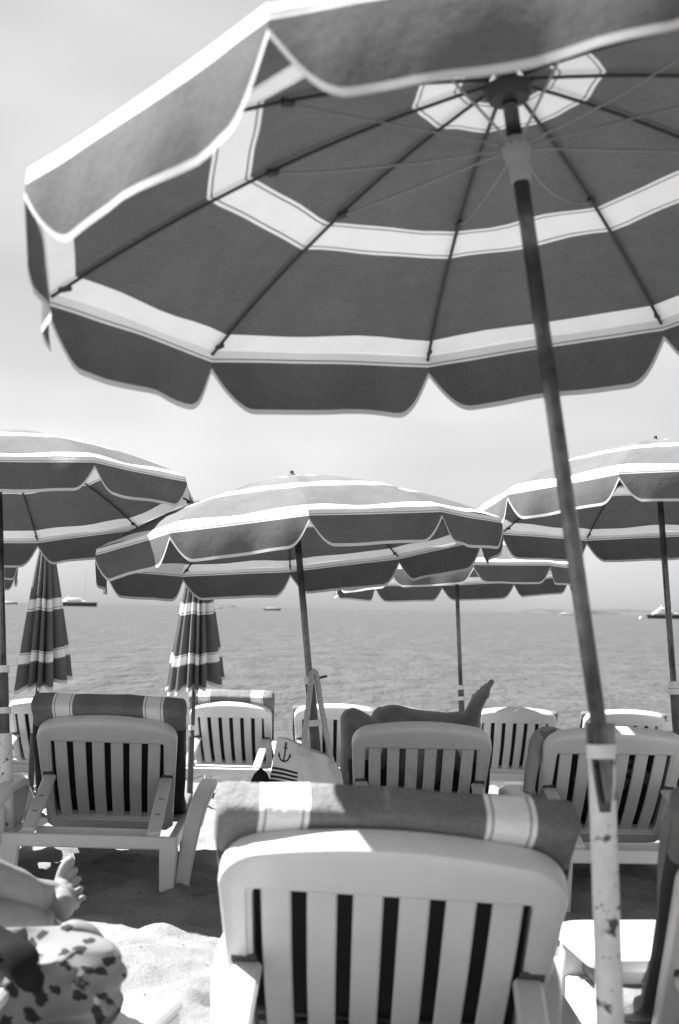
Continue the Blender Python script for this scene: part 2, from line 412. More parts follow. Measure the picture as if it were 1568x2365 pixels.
q = MB(); q.lathe([(.016, -.028), (.040, -.024), (.050, -.006), (.05, .006), (.03, .014)], 20); HUB = q.mesh('hub', 'rib')
q = MB(); q.lathe([(.0185, RUN_Z-.075), (.0215, RUN_Z-.07), (.0215, RUN_Z-.035), (.0235, RUN_Z-.03), (.029, RUN_Z-.012), (.029, RUN_Z+.006), (.022, RUN_Z+.010), (.0185, RUN_Z+.02)], 20); RUNNER = q.mesh('runner', 'runner')
q = MB(); q.lathe([(.022, .022), (.024, .032), (.016, .038), (.010, .042), (.009, .056)], 14); FINIAL = q.mesh('finial', 'pole_dark')

def umbrella(P, ax, spin, label, k=1.0):
    """P: centre of the ring plane, ax: lean (x, y per metre), spin; the pole runs down the axis to the sand"""
    P = Vector(P); A = Vector((ax[0], ax[1], 1)).normalized()
    e1 = Vector((0, 1, 0)).cross(A).normalized(); e2 = A.cross(e1)
    rot = Matrix((e1, e2, A)).transposed().to_4x4()
    y = P.y
    for _ in range(6):
        g = P - A*((P.z - ground(P.x, y))/A.z); y = g.y
    base = Vector((g.x, g.y, ground(g.x, g.y)))
    e = empty('beach_umbrella', base, label, 'umbrella', 'striped beach umbrellas standing open')
    T = Matrix.Translation(P - base) @ rot
    KS = Matrix.Translation((0, 0, (k-1)*.26)) @ Matrix.Diagonal((1, 1, k, 1)); lift = Matrix.Translation((0, 0, k*.03+(k-1)*.26-.03))
    for k_ in range(NR):
        mv = T @ Matrix.Rotation(spin + k_*ST, 4, 'Z'); mk = mv @ KS
        link('canopy_panel', PANELS[(k_*7) % 3], e, mk)
        link('valance_panel', VALS[(k_*3+int(P.x*10)) % 5], e, mv)
        rb = link('rib', RIB, e, mk)
        link('rib_tip', TIP, rb); link('stay_joint', JOINT, rb)
        link('stay', STAYS[(0, 1, 0, 0, 2, 2, 0, 1, 0, 1)[k_]], e, mk)
    link('hub', HUB, e, T @ lift); link('runner', RUNNER, e, T @ lift); link('finial', FINIAL, e, T @ lift)
    L = (P - base).length
    return e, base, A, T, L

def simple_base(e, T, L, up0, clamp_at, white_from=None, handle=True, pole_r=.0165):
    """pole into a wider ground tube; up0: height of the tube's top along the pole, above the sand"""
    q = MB(); q.tube([(0, 0, -L+up0-.25), (0, 0, -L+up0+.3), (0, 0, .02)], pole_r, 14); q.build('pole', 'pole', e, T)
    q = MB(); q.tube([(0, 0, -L-.25), (0, 0, -L+.2), (0, 0, -L+up0)], .0235, 14); q.build('ground_tube', 'pole_dark', e, T)
    if white_from:
        q = MB(); q.tube([(0, 0, -L-.2), (0, 0, -L+.2), (0, 0, -L+white_from)], .034, 12, flat=(1, 1)); q.build('ground_post', 'post_white', e, T)
    q = MB(); q.tube([(0, 0, -L+up0-.022), (0, 0, -L+up0+.012)], .030, 14)
    cl = q.build('collar', 'clamp', e, T)
    if handle:
        q = MB(); q.tube([(.02, -.01, -L+up0), (.085, -.02, -L+up0+.008)], .006, 8); q.build('clamp_handle', 'pole_dark', cl)
    for c in clamp_at:
        q = MB(); q.tube([(0, 0, -L+c-.015), (0, 0, -L+c+.015)], .032, 14); q.build('clamp', 'clamp', e, T)

def along(P, ax, z):
    return Vector((P[0]+ax[0]*(z-P[2]), P[1]+ax[1]*(z-P[2]), z))

# the near umbrella, on a chipped white post
U1P, U1A = (.324, 2.80, 2.386), (-.134, .105)
e, base, A, T, L = umbrella(U1P, U1A, .147, 'large striped umbrella open overhead, seen from below, on a chipped white post')
J = along(U1P, U1A, 1.10)
q = MB(); q.tube([Vector(U1P)-base, along(U1P, U1A, 1.7)-base, along(U1P, U1A, .985)-base], .0160, 18); q.build('pole', 'pole', e)
jb = J - base; low = at(1406, 2365, 2.66); low = Vector((low.x, 2.63, 0)); gl = gz(low.x, low.y); top = Vector((J.x, J.y-.004, 1.085))
pd = (top - Vector((low.x, low.y, .5))); pd = pd/pd.z
def pz(z): return Vector((top.x, top.y, top.z)) + pd*(z-top.z) - base
q = MB(); q.tube([pz(gl-.3), pz(.3), pz(.6), pz(.965)], [.0268, .0262, .0255, .025], 18); q.build('ground_post', 'post_white', e)
# upper half of the post is cut open towards the front, so the pole shows in the gutter
def gutter(z0, z1, rin, rout, open0, open1, n=7, seg=14):
    q = MB(); rings = []
    for i in range(n):
        t = i/(n-1); z = z0+(z1-z0)*t; op = open0+(open1-open0)*t; c = pz(z)
        o_, i_ = [], []
        for k in range(seg+1):
            a = R(-90) + op/2 + (2*math.pi-op)*k/seg
            d = Vector((math.cos(a), math.sin(a), 0)); o_.append(c+d*rout); i_.append(c+d*rin)
        rings.append(o_+i_[::-1])
    q.grid(rings, close_u=True); o = len(q.v); n2 = len(rings[0])
    q.f.append(tuple(range(n2))[::-1]); q.mi.append(0); q.f.append(tuple(range(o-n2, o))); q.mi.append(0)
    return q
gutter(.96, 1.10, .0215, .0250, R(50), R(165)).build('post_gutter', 'post_white', e)
q = MB(); q.tube([pz(1.062), pz(1.088)], .0275, 18); q.build('clamp', 'clamp', e)
q = MB(); q.tube([pz(1.089), pz(1.128)], [.0272, .0265], 18); q.build('sleeve', 'pole', e)
q = MB(); q.lathe([(.004, 0), (.012, .002), (.013, .007), (.005, .010)], 12, origin=pz(.745)+Vector((-.002, -.0245, 0)), rot=Matrix.Rotation(R(90), 3, 'X')); q.build('bolt', 'post_white', e)

U3P, U3A = (-.230, 6.953, 1.909), (-.111, .087)
e, base, A, T, L = umbrella(U3P, U3A, .080, 'striped umbrella whose tube holds the rope handles of the anchor tote', k=1.14)
simple_base(e, T, L, 1.01, [.80]); U3base = base; U3peg = T @ Vector((.05, -.015, -L+1.012)) + base
U2P, U2A = (-1.717, 7.056, 2.082), (-.091, .129)
e, base, A, T, L = umbrella(U2P, U2A, .657, 'striped umbrella overlapping its neighbour, on a white post beside the cushioned lounger', k=1.24)
simple_base(e, T, L, 1.035, [.83], white_from=.72, handle=False)
U4P, U4A = (1.675, 7.456, 2.174), (-.051, .118)
e, base, A, T, L = umbrella(U4P, U4A, -.406, 'striped umbrella with a sunlit hem over the lounger with the reaching arm', k=1.17)
simple_base(e, T, L, 1.02, [.98])
U5P, U5A = (.925, 11.25, 1.892), (-.048, .058)
e, base, A, T, L = umbrella(U5P, U5A, .041, 'small looking striped umbrella nearest the sea, behind the propped foot', k=1.12)
simple_base(e, T, L, .97, [.88], handle=False)
e, base, A, T, L = umbrella((-3.49, 11.0, 1.86), (-.05, .08), .25, 'striped umbrella by the sea with only its drooping hem in view beside the furled one')
simple_base(e, T, L, .97, [.88])

# ------------------------------------------------------------------ furled umbrellas
def furled(cx_px, D, ztop, zbot, label, seed, lean, wob=.03, wph=0.):
    rnd = random.Random(seed); x = at(cx_px, 1600, D).x; g = ground(x, D)
    e = empty('furled_umbrella', (x, D, g), label, 'umbrella', 'furled beach umbrellas')
    Ln = ztop-zbot; q = MB(); P = []; nA = 120; folds = 10
    off = [rnd.uniform(-.22, .22) for _ in range(folds)]; dep = [rnd.uniform(.30, .62) for _ in range(folds)]
    vs = [0, .04, .1, .18, .26, .33, .385, .395, .40, .415, .45, .462, .468, .48, .56, .64, .70, .755, .762, .768, .79, .825, .832, .838, .87, .91, .955, .975, 1.0]
    def mi(i, j):
        v = (vs[i]+vs[i+1])/2
        if v > .978: return 3
        if .39 < v < .475: return 2 if (.395 < v < .40 or .462 < v < .468) else 1
        if .758 < v < .835: return 2 if (.762 < v < .768 or .825 < v < .832) else 1
        if v < .05: return 1
        return 0
    for v in vs:
        row = []
        rb = .045 + .185*v**.9
        for j in range(nA):
            a = 2*math.pi*j/nA; k = ((a/(2*math.pi) + wob*math.sin(a+wph) + .03*math.sin(2*a+seed)) % 1.0)*folds; i0 = int(k) % folds; fr = k-int(k)
            ridge = abs(math.sin(math.pi*(fr+off[i0]*.4*math.sin(math.pi*fr))))
            amp_ = min(1, v*3)*dep[i0]
            r = rb*(1 - amp_*(1-ridge**.7)*1.15)
            sw = .45*v*math.sin(k*.9+seed)       # folds wrap round a little
            zz = ztop - Ln*v*(1+.015*math.sin(k*2.1+seed)) - (.05*(ridge-.5) if v > .9 else 0) - .045*v*v*math.sin(a+seed*1.3)
            row.append((r*math.cos(a+sw*.3)*1.04, r*math.sin(a+sw*.3), zz-g))
        P.append(row)
    q.grid(P, mi, close_u=True); q.build('folded_canopy', ['fab_dark', 'fab_white', 'fab_line', 'fab_bind'], e, angle=60)
    q = MB(); q.tube([(lean, 0, -.3), (lean*.6, 0, .5), (0, 0, ztop-g+.03)], .0155, 12); q.build('pole', 'pole_dark', e)
    q = MB(); q.tube([(lean*.95, 0, -.3), (lean*.75, 0, .55)], .024, 12); q.build('ground_tube', 'pole_dark', e)
    q = MB(); q.tube([(lean*.7, 0, .60), (lean*.7, 0, .635)], .026, 12); q.build('clamp', 'clamp', e)
    q = MB(); q.lathe([(.03, ztop-g-.01), (.034, ztop-g+.01), (.012, ztop-g+.02), (.012, ztop-g+.05)], 12); q.build('finial', 'pole_dark', e)
furled(96, 11.0, 1.80, .71, 'furled umbrella with many tight folds beside the lounger with striped head cushion', 3, -.07)
furled(452, 11.0, 1.78, .72, 'furled umbrella with one broad smooth fold beside the row of slatted backs', 8, -.03, wob=.135, wph=2.4)

# ------------------------------------------------------------------ sun loungers
TH = R(50); ZT = .79
Dd = Vector((0, math.cos(TH), -math.sin(TH))); Wn = Vector((0, -math.sin(TH), -math.cos(TH)))
def bp(x, s, wv): return Vector((x, 0, ZT)) + Dd*s + Wn*wv       # back panel coordinates: across, down from the top, out to the rear
def outline():
    pts = []; n = 28
    # arched top from left to right, rounded corners, tapered sides, flat bottom
    hw, hb, lb, rc = .35, .325, .74, .075
    def topz(x): return .052*(abs(x)/hw)**2
    for i in range(n+1):
        x = -(hw-rc) + 2*(hw-rc)*i/n; pts.append((x, topz(x)))
    s0 = topz(hw-rc)
    for i in range(1, 9):
        a = i/8*math.pi/2; pts.append((hw-rc+rc*math.sin(a), s0+.02*math.sin(a)+rc*(1-math.cos(a))))
    for i in range(1, 10):
        t = i/9; pts.append((hw+(hb-hw)*t, s0+.02+rc+(lb-.03-s0-.02-rc)*t))
    pts.append((hb-.03, lb))
    for i in range(1, 20): pts.append((hb-.03-2*(hb-.03)*i/20, lb+.012*math.sin(math.pi*i/20)))
    pts.append((-hb+.03, lb)); 
    for i in range(9, 0, -1):
        t = i/9; pts.append((-(hw+(hb-hw)*t), s0+.02+rc+(lb-.03-s0-.02-rc)*t))
    for i in range(8, 0, -1):
        a = i/8*math.pi/2; pts.append((-(hw-rc+rc*math.sin(a)), s0+.02*math.sin(a)+rc*(1-math.cos(a))))
    return pts
OUT = outline(); OX, OS0, OS1 = .282, .138, .662
def inner_of(p):
    cx, cs = 0, .40; dx, ds = p[0]-cx, p[1]-cs
    k = min(OX/abs(dx) if abs(dx) > 1e-6 else 9, ((OS1-cs) if ds > 0 else (cs-OS0))/abs(ds) if abs(ds) > 1e-6 else 9)
    return (cx+dx*k, cs+ds*k)
INN = [inner_of(p) for p in OUT]
def shrink(p, d):
    v = Vector((0-p[0], .38-p[1])).normalized(); return (p[0]+v.x*d, p[1]+v.y*d)
def frame_mesh():
    q = MB(); rings = []
    prof = [(0, .012, -.035), (0, .003, -.030), (0, 0, -.02), (0, 0, .018), (0, .004, .027), (0, .013, .031), (0, .035, .0315)]
    for (_, d, wv) in prof: rings.append([bp(*shrink(p, d), wv) for p in OUT])
    lip = [(.012, .0315), (.009, .027), (.0, .024), (0, -.025)]
    for (d, wv) in lip: rings.append([bp(p[0]*(1+d*4), p[1]+(p[1]-.4)*d*4, wv) for p in INN])
    rings.append(rings[0])
    # ring loop runs outer -> rear face -> opening wall -> front face
    q.grid(rings, close_u=True); return q.mesh('backrest', 'plastic', angle=30)
FRAME = frame_mesh()
def slat_mesh(x0, x1):
    q = MB(); n = 12; rings = []
    for i in range(n+1):
        t = i/n; s = OS0-.004+(OS1-OS0+.008)*t; b = .020*math.sin(math.pi*t)+.004
        taper = 1-.05*t
        cs = [(x0, -.006), (x0, .004), (x0+.004, .008), (x1-.004, .008), (x1, .004), (x1, -.006)]
        rings.append([bp(x*taper, s, wv+b) for x, wv in cs])
    q.grid(rings, close_u=True); q.f.append(tuple(range(6))); q.mi.append(0); q.f.append(tuple(n*6+k for k in range(6))[::-1]); q.mi.append(0)
    return q.mesh('slat', 'plastic', angle=30)
PIT = 2*OX/6.0
SLATS = [slat_mesh(-OX+PIT*(k+.5)-.031, -OX+PIT*(k+.5)+.031) for k in range(6)]
def sweep_rect(q, path, wx, th, mi=0):
    """flat bar following a path in the y-z plane (x may drift), rounded rectangle section: wx across, th thick"""
    n = len(path); path = [Vector(p) for p in path]; wx = wx if hasattr(wx, '__len__') else [wx]*n; th = th if hasattr(th, '__len__') else [th]*n
    rings = []
    for i in range(n):
        tv = (path[min(i+1, n-1)]-path[max(i-1, 0)]).normalized(); nn = Vector((1, 0, 0)).cross(tv).normalized()
        a, b, c = wx[i]/2, th[i]/2, min(.008, th[i]*.3)
        cs = [(-a, -b+c), (-a, b-c), (-a+c, b), (a-c, b), (a, b-c), (a, -b+c), (a-c, -b), (-a+c, -b)]
        rings.append([path[i]+Vector((1, 0, 0))*u+nn*v for u, v in cs])
    o = len(q.v); q.grid(rings, mi, close_u=True); q.f.append(tuple(o+k for k in range(8))); q.mi.append(mi); q.f.append(tuple(o+(n-1)*8+k for k in range(8))[::-1]); q.mi.append(mi)
def spline(pts, n=5):
    pts = [Vector(p) for p in pts]; out = []
    for i in range(len(pts)-1):
        p0, p1, p2, p3 = pts[max(i-1, 0)], pts[i], pts[i+1], pts[min(i+2, len(pts)-1)]
        for k in range(n):
            t = k/n; out.append(.5*((2*p1)+(p2-p0)*t+(2*p0-5*p1+4*p2-p3)*t*t+(3*p1-p0-3*p2+p3)*t**3))
    return out+[pts[-1]]
LM = {}
q = MB(); q.box((0, -.455, .245), (.80, .045, .058)); LM['rear_bar'] = q.mesh('rear_bar', 'plastic')
q = MB(); q.box((0, -.285, .268), (.54, .04, .04)); LM['stay_bar'] = q.mesh('stay_bar', 'plastic')
for s, nm in ((-1, 'l'), (1, 'r')):
    q = MB(); q.box((s*.375, .47, .235), (.040, 1.80, .065)); LM['side_rail'+nm] = q.mesh('side_rail', 'plastic')
    q = MB(); sweep_rect(q, [(s*.362, -.452, .222), (s*.362, -.45, .12), (s*.360, -.445, -.05)], [.085, .076, .058], [.05, .045, .04]); LM['leg'+nm] = q.mesh('leg', 'plastic')
    q = MB(); sweep_rect(q, [(s*.352, 1.32, .21), (s*.352, 1.33, .1), (s*.352, 1.345, -.06)], [.07, .065, .055], [.075, .06, .045]); LM['fleg'+nm] = q.mesh('leg', 'plastic')
    q = MB(); a = bp(s*.293, .37, .036); b = Vector((s*.288, -.44, .282)); sweep_rect(q, [a, a.lerp(b, .5), b], .062, .026); LM['support_strut'+nm] = q.mesh('support_strut', 'plastic')
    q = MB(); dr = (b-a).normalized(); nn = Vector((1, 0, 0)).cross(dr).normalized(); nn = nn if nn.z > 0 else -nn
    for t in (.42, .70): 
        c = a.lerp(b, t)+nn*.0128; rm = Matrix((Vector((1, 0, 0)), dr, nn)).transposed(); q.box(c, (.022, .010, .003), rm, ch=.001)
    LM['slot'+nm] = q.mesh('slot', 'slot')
    q = MB(); q.box(bp(s*.300, .352, .030), (.054, .022, .009), Matrix((Vector((1, 0, 0)), Dd, Wn)).transposed(), ch=.002); LM['hinge'+nm] = q.mesh('hinge_gap_shade', 'slot')  # raised dark box drawn as the shade of the gap above the strut
    q = MB()
    pth = spline([(s*.405, -.40, -.05), (s*.415, -.405, .08), (s*.430, -.375, .22), (s*.452, -.29, .36), (s*.482, -.13, .45), (s*.492, .08, .475), (s*.488, .30, .468), (s*.470, .42, .43), (s*.440, .50, .33), (s*.415, .53, .22)], 4)
    wd = [(.056 + .026*min(1, i/14)) for i in range(len(pth))]
    sweep_rect(q, pth, wd, .034); LM['armrest'+nm] = q.mesh('armrest', 'plastic')
q = MB(); q.box((0, 0, .255), (.72, .072, .022)); SEATSLAT = q.mesh('seat_slat', 'plastic')
q = MB(); q.box((0, 1.385, .240), (.80, .04, .062)); LM['front_bar'] = q.mesh('front_bar', 'plastic')

def lounger(x, y, yaw, roll, label, seats=True, dz=0, arm=(1.0, 0.0)):
    g = ground(x, y)
    pitch = -math.atan((ground(x, y+1.3)-ground(x, y-.45))/1.75)
    e = empty('sun_lounger', (x, y, g+dz), label, 'lounger', 'white resin sun loungers', rz=R(yaw), rx=-pitch, ry=R(roll))
    bk = link('backrest', FRAME, e)
    for sm in SLATS: link('slat', sm, bk)
    for k in ('rear_bar', 'stay_bar', 'front_bar'): link(k, LM[k], e)
    for nm in 'lr':
        link('side_rail', LM['side_rail'+nm], e); link('leg', LM['leg'+nm], e); link('leg', LM['fleg'+nm], e)
        st = link('support_strut', LM['support_strut'+nm], e); link('slot', LM['slot'+nm], st); link('hinge_gap_shade', LM['hinge'+nm], bk)
        if arm: link('armrest', LM['armrest'+nm], e, Matrix.Translation((0, arm[1], 0)) @ Matrix.Diagonal((arm[0], 1, 1, 1)))
    if seats:
        for k in range(9): link('seat_slat', SEATSLAT, e, Matrix.Translation((0, .56+.092*k, 0)))
    return e

# cushion: striped mattress that runs over the seat, up the back and, on some, over the top as a head roll
def cushion_mesh(over, seed, hw=.364, head=.058, fx0=.955):
    """over: how far past the top of the back the cushion ends (negative: stops short); head: thickness of the head end"""
    th0 = .055; wf = -.037                       # lies against the front of the frame
    lo = [Vector((0, 1.36, .272)), Vector((0, 1.1, .272)), Vector((0, .85, .272)), Vector((0, .70, .274))]; th = [th0]*4
    ss = (.60, .52, .42, .34, .26, .18, .10, .04, -over)
    if over < 0: ss = [s_ for s_ in ss[:-1] if s_ > -over+.04]+[-over]
    for s_ in ss:
        f = min(1, max(0, (.36-s_)/.28)); f = f*f*(3-2*f); lo.append(bp(0, s_, wf)); th.append(th0+(head-th0)*f)
    npt = len(lo); lo = spline(lo, 4); n = len(lo)
    th = [float(np.interp(i/4, range(npt), th)) for i in range(n)]
    up = []; cl = []
    for i, p in enumerate(lo):
        tv = (lo[min(i+1, n-1)]-lo[max(i-1, 0)]).normalized(); nn = Vector((1, 0, 0)).cross(-tv).normalized()
        if nn.z < 0: nn = -nn
        up.append(p+nn*th[i]); cl.append(p+nn*th[i]/2)
    tvE = (lo[-1]-lo[-2]).normalized(); nE = (up[-1]-lo[-1]).normalized(); H = head if over > 0 else th0
    # rounded end face, its middle swelling a little
    capp = []
    for k in range(11):
        t = k/10; c = lo[-1]+nE*H*(1-t)
        capp.append(c + tvE*(.024*(1-(2*t-1)**8)**.5*(1 if H > .1 else .8)+.003*math.sin(math.pi*t)))
    prof = up+capp[1:-1]+lo[::-1]+[cl[0]+(cl[0]-cl[1]).normalized()*.02]
    a, b = .175, .275
    xs_ = [-hw, -hw+.004, -hw+.010, -hw+.020, -b-.03, -b, -b+.010, -b+.015, -(a+b)/2, -a-.015, -a-.010, -a, -.09, 0, .09, a, a+.010, a+.015, (a+b)/2, b-.015, b-.010, b, b+.03, hw-.020, hw-.010, hw-.004, hw]
    def mi(i, j):
        x = abs((xs_[i]+xs_[i+1])/2)
        if j > n+nc+(7 if over > 0 else 1): return 3  # underside faces take the colour darkened for shade
        if a < x < b: return 2 if (a+.010 < x < a+.015 or b-.015 < x < b-.010) else 1
        return 0
    rings = []; m_ = len(prof); nc = len(capp)-2
    rnd = random.Random(seed); ph = [rnd.uniform(0, 6) for _ in range(5)]
    cc_ = cl+[cl[-1]]*nc+cl[::-1]+[cl[0]]
    for x in xs_:
        e = hw-abs(x); f = 1 if e > .022 else math.sqrt(max(0, 1-((.022-e)/.022)**2))*.6+.4
        row = []
        for k, p in enumerate(prof):
            c = cc_[k]; v = p-c
            w_ = 1+.05*math.sin(15*x+ph[0]+k*.25)+.03*math.sin(33*x+ph[1]-k*.4)
            sag = -tvE*.010*(abs(x)/hw)**3 if (over > 0 and n-6 <= k < n+nc+6) else Vector((0, 0, 0))   # corners droop
            hd_ = 1 if over <= 0 else min(1, max(0, (c.z-(ZT-.24))/.24)); fx = fx0+(1-fx0)*hd_
            row.append(Vector((x*fx+.004*math.sin(k*.35+ph[2]), 0, 0))+c+v*f*w_+sag)
        rings.append(row)
    q = MB(); q.grid(rings, mi, close_u=True)
    q.f.append(tuple(range(m_))[::-1]); q.mi.append(0); o = len(q.v); q.f.append(tuple(range(o-m_, o))); q.mi.append(0)
    return q.mesh('lounger_cushion', ['cush_dark', 'cush_white', 'cush_line', 'cush_shade'], angle=60)
CUSH_OVER = [cushion_mesh(.004, 1, head=.128, hw=.384, fx0=1.0), cushion_mesh(.006, 5, head=.120), cushion_mesh(.002, 9, head=.094)]; CUSH_SHORT = cushion_mesh(-.10, 3); CUSH_LOW = cushion_mesh(-.22, 4)
def cushion(lg, me, label):
    o = link('lounger_cushion', me); o.matrix_world = Matrix.LocRotScale(lg.location, lg.rotation_euler, None)
    return tag(o, label, 'cushion', 'striped lounger cushions')

L1 = lounger(.094, 2.79, -2, 2.0, 'white slatted sun lounger next to the chipped white post, under the big umbrella', arm=(.71, .40))
cushion(L1, CUSH_OVER[2], 'striped cushion half in sunlight on the lounger beside the chipped white post')
L2 = lounger(1.045, 2.80, 0, 0, 'white sun lounger by the chipped white post, with only its dark cushioned side in view', arm=None)
cushion(L2, CUSH_OVER[1], 'dark cushion edge hanging down the side of the partly seen lounger by the chipped post')
L3 = lounger(-1.146, 7.04, 3, 1.0, 'white slatted sun lounger with striped head cushion standing clear of the shaded sand', arm=(1.04, .06))
cushion(L3, CUSH_OVER[0], 'shaded striped cushion over the lounger in front of a furled umbrella')
L4 = lounger(-2.03, 6.75, 2, 0, 'white sun lounger half hidden behind the white umbrella post, dark cushion side showing')
cushion(L4, CUSH_OVER[1], 'dark cushion on the lounger half hidden by the white umbrella post')
L5 = lounger(.435, 7.04, 0, 0, 'white sun lounger with speckled slats and a pair of bare legs behind it')
cushion(L5, CUSH_LOW, 'striped cushion under the person with the propped bare legs')
for o in L5.children:
    if o.name.startswith('backrest'):
        for sl in o.children:
            if sl.name.startswith('slat'): sl.material_slots[0].link = 'OBJECT'; sl.material_slots[0].material = M['plastic_dirty']
L6 = lounger(1.37, 6.86, 2.5, 0, 'white sun lounger with sunlit top edge and an arm over its side')
cushion(L6, CUSH_SHORT, 'striped cushion under the person in the dark striped top')
L7 = lounger(-.896, 12.0, -3, 0, 'white sun lounger with striped head cushion beside the second furled umbrella, by the sea')
cushion(L7, CUSH_OVER[1], 'striped cushion on the seaside lounger beside the broad folded umbrella')
L8 = lounger(.0, 12.0, 0, 0, 'white slatted sun lounger by the sea behind the hanging tote ropes')
cushion(L8, CUSH_SHORT, 'cushion on the seaside lounger behind the hanging tote ropes')
L9 = lounger(1.53, 12.0, 0, 0, 'white slatted sun lounger by the sea beyond the propped foot')
cushion(L9, CUSH_SHORT, 'cushion on the seaside lounger beyond the propped foot')
L10 = lounger(2.46, 12.0, 0, 0, 'white slatted sun lounger by the sea behind the chipped post and pole')
cushion(L10, CUSH_SHORT, 'cushion on the seaside lounger behind the chipped post and pole')
L11 = lounger(-2.42, 11.9, 0, 0, 'white sun lounger by the sea behind the tightly folded umbrella')
cushion(L11, CUSH_SHORT, 'cushion on the seaside lounger behind the tightly folded umbrella')
L0 = lounger(-1.16, 2.75, 0, 0, 'white sun lounger beneath the person with the sunlit foot')
cushion(L0, CUSH_SHORT, 'striped cushion beneath the person with the sunlit foot')

# ------------------------------------------------------------------ people
def body(name, mb, mats, label, vox=.005, smooth=4):
    o = mb.build(name, mats, angle=180)
    r = o.modifiers.new('skin', 'REMESH'); r.mode = 'VOXEL'; r.voxel_size = vox; r.use_smooth_shade = True
    s_ = o.modifiers.new('soft', 'SMOOTH'); s_.factor = .5; s_.iterations = smooth
    return tag(o, label, 'person')
def limb(q, pts, rad, seg=16, n=5, flat=(1, 1), up=None):
    pts = spline(pts, n); m_ = len(rad); rr = []
    for i in range(len(pts)):
        t = i/n; k = min(int(t), m_-2); f = t-k; f = f*f*(3-2*f); rr.append(rad[k]*(1-f)+rad[k+1]*f)
    q.tube(pts, rr, seg, cap='round', flat=flat, up=up)
def blob(q, c, rx, ry, rz, rot=None):
    prof = [(math.sin(math.pi*i/12), -math.cos(math.pi*i/12)) for i in range(1, 12)]
    o = len(q.v); q.lathe(prof, 18); rm = rot or Matrix.Identity(3); c = Vector(c)
    for i in range(o, len(q.v)):
        v = q.v[i]; q.v[i] = tuple(c + rm @ Vector((v[0]*rx, v[1]*ry, v[2]*rz)))
def foot(q, ankle, heel, ball, tip, side, sc_=1.15):
    """ankle/heel/ball/tip points, side: direction across the foot towards the big toe"""
    ankle, heel, ball, tip = [Vector(p) for p in (ankle, heel, ball, tip)]; side = Vector(side).normalized()
    ax_ = (ball-heel).normalized(); dors = (ankle-heel-ax_*(ankle-heel).dot(ax_)).normalized()
    limb(q, [heel+ax_*.015, heel.lerp(ball, .35)+dors*.01, ball], [.034*sc_, .031*sc_, .021*sc_], up=side, flat=(1.15, 1))
    limb(q, [heel.lerp(ball, .25)+side*.008+dors*.02, ball+side*.022], [.026*sc_, .021*sc_], n=4); limb(q, [heel.lerp(ball, .3)-side*.014*sc_+dors*.008, ball-side*.024*sc_-ax_*.012], [.024*sc_, .016*sc_], n=4)
    limb(q, [ankle, heel.lerp(ball, .28)+dors*.028, heel.lerp(ball, .7)+dors*.018, ball], [.036*sc_, .035*sc_, .027*sc_, .019*sc_])
    limb(q, [ankle, heel+ax_*.01], [.034, .031])
    td = (tip-ball)
    for k, (off, ln, r) in enumerate(((.036, 1.0, .0125), (.0135, .98, .0082), (-.004, .88, .0076), (-.0205, .74, .0074), (-.036, .58, .0076))):
        b0 = ball+side*off*.95*sc_-ax_*(.004+.006*k); t_ = b0+td*ln+side*off*.16; r *= sc_*1.14
        limb(q, [b0, b0.lerp(t_, .55)+dors*.006, t_], [r*1.05, r*.88, r*.95], n=4)

# reclining man with one knee up and one leg laid across, behind the speckled lounger
q = MB()
D5 = 7.45
hipc = Vector((.435, 7.52, .50))
shl = Vector((.435, 7.12, .80))
limb(q, [hipc+Vector((0, 0, -.06)), (.435, 7.44, .47), (.435, 7.33, .56), (.435, 7.24, .63)], [.13, .12, .125, .09], flat=(.72, 1.25), up=(0, 0, 1))
kneeL = at(815, 1664, 7.62); hipL = hipc+Vector((-.08, .02, .01))
limb(q, [hipL, hipL.lerp(kneeL, .55)+Vector((0, 0, .02)), kneeL], [.088, .078, .070])
ankL = at(800, 1905, 7.50)
limb(q, [kneeL, kneeL.lerp(ankL, .32)+Vector((.008, -.01, 0)), kneeL.lerp(ankL, .7), ankL], [.068, .064, .050, .038])
heelL = ankL+Vector((0, -.03, -.05)); ballL = ankL+Vector((.0, .15, -.075))
foot(q, ankL, heelL, ballL, ballL+Vector((0, .065, -.005)), (1, 0, 0))
kneeR = at(886, 1660, 7.82); hipR = hipc+Vector((.08, .05, .02))
limb(q, [hipR, hipR.lerp(kneeR, .5)+Vector((0, .03, .03)), kneeR], [.088, .080, .074])
ankR = at(1064, 1662, 7.66)
limb(q, [kneeR, at(912, 1655, 7.80), at(950, 1664, 7.78), at(1000, 1668, 7.72), at(1036, 1666, 7.68), ankR], [.070, .068, .070, .060, .049, .046])
foot(q, ankR, at(1090, 1682, 7.64), at(1109, 1608, 7.60), at(1119, 1577, 7.60), (.72, -.66, .2), sc_=1.22)
limb(q, [(.28, 7.26, .62), (.20, 7.40, .50), (.30, 7.52, .54)], [.045, .040, .033]); limb(q, [(.59, 7.26, .62), (.67, 7.40, .50), (.56, 7.54, .54)], [.045, .040, .033])
p1 = body('person', q, 'skin', 'tanned person lying with one knee bent and one bare leg laid across, foot up')
q = MB(); limb(q, [hipc+Vector((0, -.08, .03)), hipc+Vector((0, .05, .01))], [.160, .155], flat=(.75, 1.15), up=(0, 0, 1)); o = q.build('shorts', 'black', p1)

